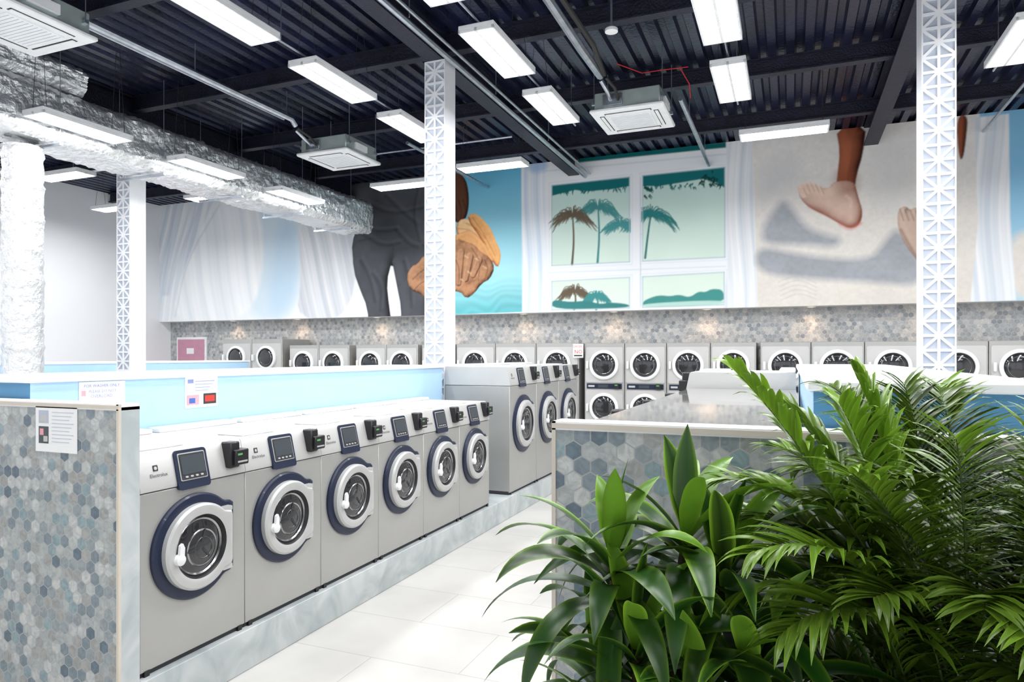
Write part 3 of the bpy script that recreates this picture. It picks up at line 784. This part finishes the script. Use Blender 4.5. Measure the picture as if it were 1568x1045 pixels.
pipe('refrigerant_pipe',[([(-6.95,YF+.01,5.42),(-6.95,8.3,5.42),(-6.95,8.4,5.35)],.04,'galv'),([(-7.09,YF+.01,5.44),(-7.09,8.3,5.44)],.02,'galv')]+[([(-6.95,y,5.42),(-6.95,y,ZT)],.006,'galv') for y in (1.2,4.,6.5,8.2)])
pipe('refrigerant_pipe',[([(-2.2,YF+.01,5.36),(-2.2,6.4,5.36),(-2.12,7.2,5.22),(-2.16,8.2,5.3)],.05,'galv'),([(-2.08,YF+.01,5.38),(-2.08,6.5,5.38),(-2.0,7.3,5.27),(-2.1,8.15,5.29)],.03,'cable')]+[([(-2.2,y,5.36),(-2.2,y,ZT)],.006,'galv') for y in (1.2,4.,6.3)])
pipe('electrical_conduit',[([(-3.78,YF+.01,5.42),(-3.78,YM-.02,5.42)],.035,'galv'),([(-3.68,YF+.01,5.47),(-3.68,YM-.02,5.47)],.02,'galv')]+[([(-3.73,y,5.44),(-3.73,y,ZT)],.008,'galv') for y in (1.5,4.1,6.3,8.6,10.8)])
pipe('electrical_conduit',[([(-1.4,9.6,5.4),(-1.4,YM-.02,5.4)],.035,'galv')]+[([(-1.4,y,5.4),(-1.4,y,ZT)],.008,'galv') for y in (10.5,12.5)])
pipe('electrical_conduit',[([(XL+.01,9.2,5.42),(-9.6,9.2,5.42)],.025,'galv')]+[([(-13,9.2,5.42),(-13,9.2,ZT)],.008,'galv')])
pipe('electrical_conduit',[([(-5.9,9.9,5.4),(-5.9,YM-.02,5.4)],.03,'galv'),([(-5.9,11,5.4),(-5.9,11,ZT)],.008,'galv')])
pipe('electrical_conduit',[([(-8.0,10.6,5.52),(-4.3,10.6,5.52)],.018,'galv'),([(-7.6,10.6,5.52),(-7.6,10.6,ZT)],.006,'galv'),([(-5.2,10.6,5.52),(-5.2,10.6,ZT)],.006,'galv')])
pipe('electrical_conduit',[([(2.9,YF+.01,5.5),(2.9,YM-.02,5.5)],.022,'galv')]+[([(2.9,y,5.5),(2.9,y,ZT)],.006,'galv') for y in (1.5,4.1,6.3,8.6)])
pipe('red_alarm_cable',[([(-2.0,8.4,5.50),(-1.75,8.7,5.46),(-1.5,8.8,5.50),(-1.2,8.9,5.53)],.007,'cable_red'),([(-1.3,8.85,5.52),(-1.2,9.0,5.35),(-1.2,9.1,5.2)],.007,'cable_red')])
mb=MB(); FZ=lambda a,b,w:(a,b,w)
mb.loft([(circ(0,0,.07,24),0),(circ(0,0,.07,24),.03),(circ(0,0,.05,24),.05),(circ(0,0,.02,24),.055)],'white_paint',FZ,True,True); mb.tube([(0,0,.05),(0,0,.41)],.012,'galv',6)
put(mb.mesh('smoke_detector'),'smoke_detector',(-1.80,7.30,5.38))

# ------------------------------------------------------------------ ducts
def duct(name,x0,x1,z0,z1,y0,y1,hang=True):
    n=int((y1-y0)/.045); mb=MB()
    w=(x1-x0)/2; h=(z1-z0)/2; cx=(x0+x1)/2; cz=(z0+z1)/2; r=.09; m=14
    pts=[]
    def seg(a,b,k):
        for i in range(k): t=i/k; pts.append((a[0]+(b[0]-a[0])*t,a[1]+(b[1]-a[1])*t))
    seg((w,-h+r),(w,h-r),m); seg((w-.0,h-r),(w-r,h),3); seg((w-r,h),(-w+r,h),m); seg((-w+r,h),(-w,h-r),3); seg((-w,h-r),(-w,-h+r),m); seg((-w,-h+r),(-w+r,-h),3); seg((-w+r,-h),(w-r,-h),m); seg((w-r,-h),(w,-h+r),3)
    v=[];N=len(pts)
    r1=rng.random((n+3,N)); big=rng.random((n//6+4,N//4+3))
    for i in range(n+1):
        y=y0+(y1-y0)*i/n; band=.014 if (i%26) in (0,1) else (-.006 if (i%26) in (2,25) else 0)
        for k,(a,b) in enumerate(pts):
            bi=i/6; bk=k/4; I0=int(bi); K0=int(bk); fa=bi-I0; fb=bk-K0
            bg=(big[I0,K0]*(1-fa)+big[I0+1,K0]*fa)*(1-fb)+(big[I0,K0+1]*(1-fa)+big[I0+1,K0+1]*fa)*fb
            o=1+((r1[i,k]-.5)*.024+(bg-.5)*.04+band)/max(w,.2)
            v.append((cx+a*o,y,cz+b*o))
    F=[[i*N+k,i*N+(k+1)%N,(i+1)*N+(k+1)%N,(i+1)*N+k] for i in range(n) for k in range(N)]
    F.append(list(range(N))); F.append([n*N+k for k in range(N)][::-1])
    mb.add(v,F,'foil')
    if hang:
        y=y0+.8
        while y<y1:
            for xx in (x0-.03,x1+.03): mb.tube([(xx,y,z0-.02),(xx,y,ZT)],.005,'galv',5)
            mb.box(x0-.05,x1+.05,y-.02,y+.02,z0-.06,z0-.03,'galv'); y+=1.5
    return mb
mb=duct('d',-9.15,-8.32,4.5,5.16,-2.6,12.55)
put(mb.mesh('foil_air_duct',60),'foil_air_duct')
mb=duct('d',-9.1,-8.35,5.19,5.55,-2.6,6.1,False)
put(mb.mesh('foil_air_duct',60),'foil_air_duct')
mb=MB(); seg=28; nn=90; v=[]; 
for i in range(nn+1):
    z=4.43*i/nn
    for k in range(seg):
        th=2*math.pi*k/seg; rr_=.215+(.014 if i%8==0 else 0)+random.uniform(-.011,.011)
        v.append((-8.75+rr_*math.cos(th),5.55+rr_*math.sin(th),z))
mb.add(v,[[i*seg+k,i*seg+(k+1)%seg,(i+1)*seg+(k+1)%seg,(i+1)*seg+k] for i in range(nn) for k in range(seg)],'foil')
put(mb.mesh('vertical_foil_duct',60),'vertical_foil_duct')

# ------------------------------------------------------------------ notices
def notice(name,fr,u0,v0,w,h,kind,wo):
    mb=MB()
    def rect(a,b,c,d,o,mt):
        q=[(u0+a*w,v0+b*h),(u0+c*w,v0+b*h),(u0+c*w,v0+d*h),(u0+a*w,v0+d*h)]; mb.loft([(q,wo),(q,wo+o)],mt,fr,False,True)
    rect(0,0,1,1,.003,'paper')
    if kind==0:
        rect(.05,.1,.42,.42,.004,'ink_pink'); rect(.12,.15,.3,.32,.0045,'ink_blue'); rect(.55,.1,.95,.45,.004,'ink_black'); rect(.6,.18,.9,.38,.0045,'ink_red')
        rect(.08,.8,.25,.93,.004,'ink_lilac')
        for i in range(4): rect(.3,.85-.1*i,.9-.07*i,.87-.1*i,.004,'ink_lilac')
    elif kind==1:
        add_text(mb,'FOR WASHER ONLY',w*.085,fr,u0+w*.1,v0+h*.82,wo+.004,'ink_lilac'); add_text(mb,'PLEASE DO NOT',w*.08,fr,u0+w*.2,v0+h*.64,wo+.004,'ink_lilac'); add_text(mb,'OVERLOAD',w*.09,fr,u0+w*.24,v0+h*.48,wo+.004,'ink_lilac')
        rect(.05,.55,.14,.72,.004,'ink_pink'); rect(.5,.05,.62,.22,.004,'ink_red'); rect(.66,.05,.74,.2,.004,'ink_pink')
    elif kind==2:
        rect(.08,.62,.32,.9,.004,'lattice_grey'); rect(.12,.66,.28,.8,.0045,'door_grey'); rect(.08,.18,.32,.55,.004,'screen'); rect(.11,.36,.2,.5,.0045,'ink_pink'); rect(.2,.22,.3,.34,.0045,'door_grey')
        for i in range(9): rect(.4,.86-.08*i,.92-.05*(i%3),.872-.08*i,.004,'lattice_grey')
    elif kind==3:
        add_text(mb,'DRYER',w*.27,fr,u0+w*.05,v0+h*.74,wo+.004,'ink_red'); add_text(mb,'NO',w*.5,fr,u0+w*.12,v0+h*.3,wo+.004,'ink_red'); rect(.1,.1,.9,.2,.004,'ink_black')
    put(mb.mesh(name),name)
notice('wall_notice',FRX,3.53,1.50,.29,.215,0,-3.869)
notice('wall_notice',FRX,2.77,1.525,.30,.185,1,-3.869)
FRY=lambda a,b,w:(a,-w,b)
notice('wall_notice',FRY,-3.61,1.375,.31,.235,2,-2.357)
notice('dryer_notice',FRY,-3.80,1.82,.20,.26,3,-12.42)

# ------------------------------------------------------------------ plants
def clampv(p):
    x,y,z=p
    lim = 2.34 if z<1.68 else (2.46 if z<1.82 else 9)
    return (x,min(y,lim),z)
def leaf(mb,p,d,L,W,droop,n,prof,cedge,ccen,fold=.25,twist=0.,curl=1.):
    p=Vector(p); d=Vector(d).normalized(); v=[]; cols=[]
    offs=(-1,-.66,0,.66,1); side=d.cross(Vector((0,0,1)))
    if side.length<.05: side=Vector((1,0,0))
    side.normalize()
    for i in range(n+1):
        s=i/n; w=W*prof(s)/2
        nr=side.cross(d).normalized()
        sd=(side*math.cos(twist*s)+nr*math.sin(twist*s)); n2_=nr*math.cos(twist*s)-side*math.sin(twist*s)
        for o in offs:
            v.append(clampv(p+sd*(w*o)+n2_*(abs(o)*w*fold)))
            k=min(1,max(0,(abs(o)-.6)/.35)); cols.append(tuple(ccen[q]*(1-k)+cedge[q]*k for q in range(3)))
        d=(d+Vector((0,0,-droop/n*(.35+curl*s)))).normalized(); p=p+d*(L/n)
        s2=d.cross(Vector((0,0,1)))
        if s2.length>.08:
            s2.normalize()
            if s2.dot(side)<0: s2=-s2
            side=s2
    F=[[i*5+k,i*5+k+1,(i+1)*5+k+1,(i+1)*5+k] for i in range(n) for k in range(4)]
    mb.add(v,F,'leaf',cols)
def prof_drac(s): return max(.03,(min(1,.38+s*2.2))*(1-max(0,(s-.5)/.5)**1.9))
def prof_palm(s): return max(.04,min(1,.3+s*4)*(1-max(0,(s-.35)/.65)**1.6))
def pot(name,x,y,r,h):
    mb=MB(); FP=lambda a,b,w:(a,b,w)
    mb.loft([(circ(0,0,r*.72,40),0),(circ(0,0,r*.78,40),.02),(circ(0,0,r,40),h-.05),(circ(0,0,r*1.03,40),h-.04),(circ(0,0,r*1.03,40),h),(circ(0,0,r*.93,40),h),(circ(0,0,r*.92,40),h-.04)],'pot_white',FP,True,False)
    mb.loft([(circ(0,0,r*.92,40),h-.04),(circ(0,0,.01,40),h-.03)],'soil',FP,False,True)
    return mb
# dracaena
random.seed(21)
cx,cy=-.35,1.70
mb=pot('p',0,0,.19,.78)
P0=Vector((cx,cy,0))
heads=[((-.41,1.68,1.37),24,.34),((-.25,1.80,1.41),24,.38),((-.33,1.58,1.19),26,.36),((-.15,1.76,1.33),24,.40),((-.20,1.62,1.08),24,.36),((-.46,1.76,1.06),22,.36),((-.36,1.60,.95),20,.34),((-.08,1.66,1.15),20,.36)]
mb2=MB()
for hp,n,L in heads:
    H=Vector(hp)-P0; base=Vector((H.x*.3,H.y*.3,.74))
    mb.tube([base,base*.5+Vector((H.x*.5,H.y*.5,H.z*.5)),H-Vector((0,0,.02))],[.018,.015,.012],'bark',8)
    for k in range(n):
        f=k/n; az=k*2.39996+random.uniform(-.25,.25); el=math.radians(80-80*f**.75+random.uniform(-10,10))
        d=(math.cos(az)*math.cos(el),math.sin(az)*math.cos(el),math.sin(el))
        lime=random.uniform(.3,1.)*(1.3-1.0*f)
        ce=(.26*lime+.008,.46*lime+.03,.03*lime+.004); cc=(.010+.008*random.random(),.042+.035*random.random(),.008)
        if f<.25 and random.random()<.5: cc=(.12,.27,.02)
        st=Vector(hp)+Vector((0,0,-.14*f))+Vector(d)*.01
        LL=L*(.58+.5*math.sin(min(1,f*1.5+.1)*math.pi/2))*random.uniform(.85,1.12)
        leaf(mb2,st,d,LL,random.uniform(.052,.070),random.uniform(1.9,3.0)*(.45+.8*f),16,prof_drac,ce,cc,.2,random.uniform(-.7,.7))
o_v=[(x-cx,y-cy,z) for x,y,z in mb2.v]
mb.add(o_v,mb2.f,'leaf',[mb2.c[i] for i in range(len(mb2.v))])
put(mb.mesh('potted_dracaena',180,False),'potted_dracaena',(cx,cy,0))
# palm
random.seed(5)
cx,cy=.41,1.86
mb=pot('p',0,0,.20,.70); mb2=MB()
fr=[]   # (azimuth, cane height, elevation, length, droop, brightness)
for k in range(64):
    az=k*2.39996+random.uniform(-.3,.3)
    toward=max(0,-math.sin(az)); L=random.uniform(.38,.54)*(1-.35*toward)
    fr.append((az,random.uniform(.15,.72),random.choice((84,78,72,64,55,45))+random.uniform(-6,6),L,random.uniform(1.1,2.3),None))
for az,hz,el,L,dr in ((3.50,.68,60,.58,.45),(3.25,.62,52,.50,1.2),(3.8,.58,50,.48,1.5),(3.0,.66,70,.46,1.0),(2.7,.62,62,.46,1.3),(4.0,.62,66,.42,1.2),(3.45,.52,42,.48,1.6),(3.9,.50,46,.46,1.7),(3.1,.56,52,.50,1.6),
                     (4.4,.66,76,.40,1.2),(5.0,.66,74,.40,1.3),(5.6,.66,66,.44,1.4),(0.2,.68,64,.48,1.4),(.8,.68,70,.48,1.2),(1.6,.70,72,.46,1.3),(2.2,.70,66,.46,1.2),(2.9,.72,80,.44,.9),(5.9,.72,80,.44,1.0),(3.6,.68,78,.42,1.0),(6.1,.60,50,.50,1.7),(5.3,.58,50,.42,1.8),(4.7,.56,52,.38,1.8)):
    fr.append((az,hz,el,L,dr,random.uniform(1.1,1.7)))
for az,hz,el_,L,dr,br in fr:
    rad=.03+.12*random.random(); el=math.radians(el_)
    b=Vector((cx+rad*math.cos(az),cy+rad*math.sin(az)*.9,.68))
    lean=Vector((math.cos(az)*.14,math.sin(az)*.12,1)).normalized()
    c1=b+lean*hz
    mb.tube([tuple(q-Vector((cx,cy,0))) for q in (b,b+lean*hz*.5,c1)],[.008,.007,.0055],'cane',6)
    d=Vector((math.cos(az)*math.cos(el),math.sin(az)*math.cos(el)*.9,math.sin(el))).normalized()
    n=18; p=c1.copy(); path=[p.copy()]; dirs=[d.copy()]
    for i in range(n):
        s=i/n; d=(d+Vector((0,0,-dr/n*(.3+1.2*s)))).normalized(); p=p+d*(L/n); path.append(p.copy()); dirs.append(d.copy())
    path=[Vector(clampv(q)) for q in path]
    mb.tube([tuple(q-Vector((cx,cy,0))) for q in path[::2]],[.0045*(1-.75*i/9) for i in range(10)],'cane',5)
    hgt=min(1,max(0,(c1.z-.95)/.5)); g=br if br else random.uniform(.4,.75)+.6*hgt*random.random()  # leaf colour lightens with height: lit tops and shaded base painted in
    for i in range(3,n+1):
        s=i/n; dd=dirs[i]; side=dd.cross(Vector((0,0,1)))
        if side.length<.1: side=Vector((math.sin(az),-math.cos(az),0))
        side.normalize(); upv=side.cross(dd).normalized()
        for sg in (-1,1):
            for hh in (0,.5):
                if i==n and hh: continue
                q=path[i] if not hh else (path[i]+path[min(n,i+1)])/2
                fw2=.5+.9*s
                ld=(side*sg+dd*fw2+upv*.35+Vector((random.uniform(-.12,.12),random.uniform(-.12,.12),random.uniform(-.12,.12)))).normalized()
                LL=(.135*math.sin(math.pi*(.18+.72*s))+.05)*random.uniform(.82,1.12)
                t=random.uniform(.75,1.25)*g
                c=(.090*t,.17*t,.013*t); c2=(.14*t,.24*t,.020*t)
                leaf(mb2,q,ld,LL,random.uniform(.015,.022),random.uniform(.6,1.6),6,prof_palm,c2,c,.18,random.uniform(-.4,.4))
for i,q in enumerate(mb2.v): mb2.v[i]=(q[0]-cx,q[1]-cy,q[2])
mb.add(mb2.v,mb2.f,'leaf',[mb2.c[i] for i in range(len(mb2.v))])
put(mb.mesh('potted_areca_palm',180,False),'potted_areca_palm',(cx,cy,0))

# ------------------------------------------------------------------ world + camera
w=bpy.data.worlds.new('World'); scene.world=w; w.use_nodes=True
bg=w.node_tree.nodes['Background']; bg.inputs[0].default_value=(.93,.96,1,1); bg.inputs[1].default_value=1.4
cam=bpy.data.cameras.new('Camera'); cam.lens=24.1; cam.sensor_width=36; cam.shift_y=21.5/1568; cam.clip_start=.05
co=bpy.data.objects.new('Camera',cam); co.location=(0,0,CAMH); co.rotation_euler=(math.radians(90),0,math.radians(22.1))
scene.collection.objects.link(co); scene.camera=co
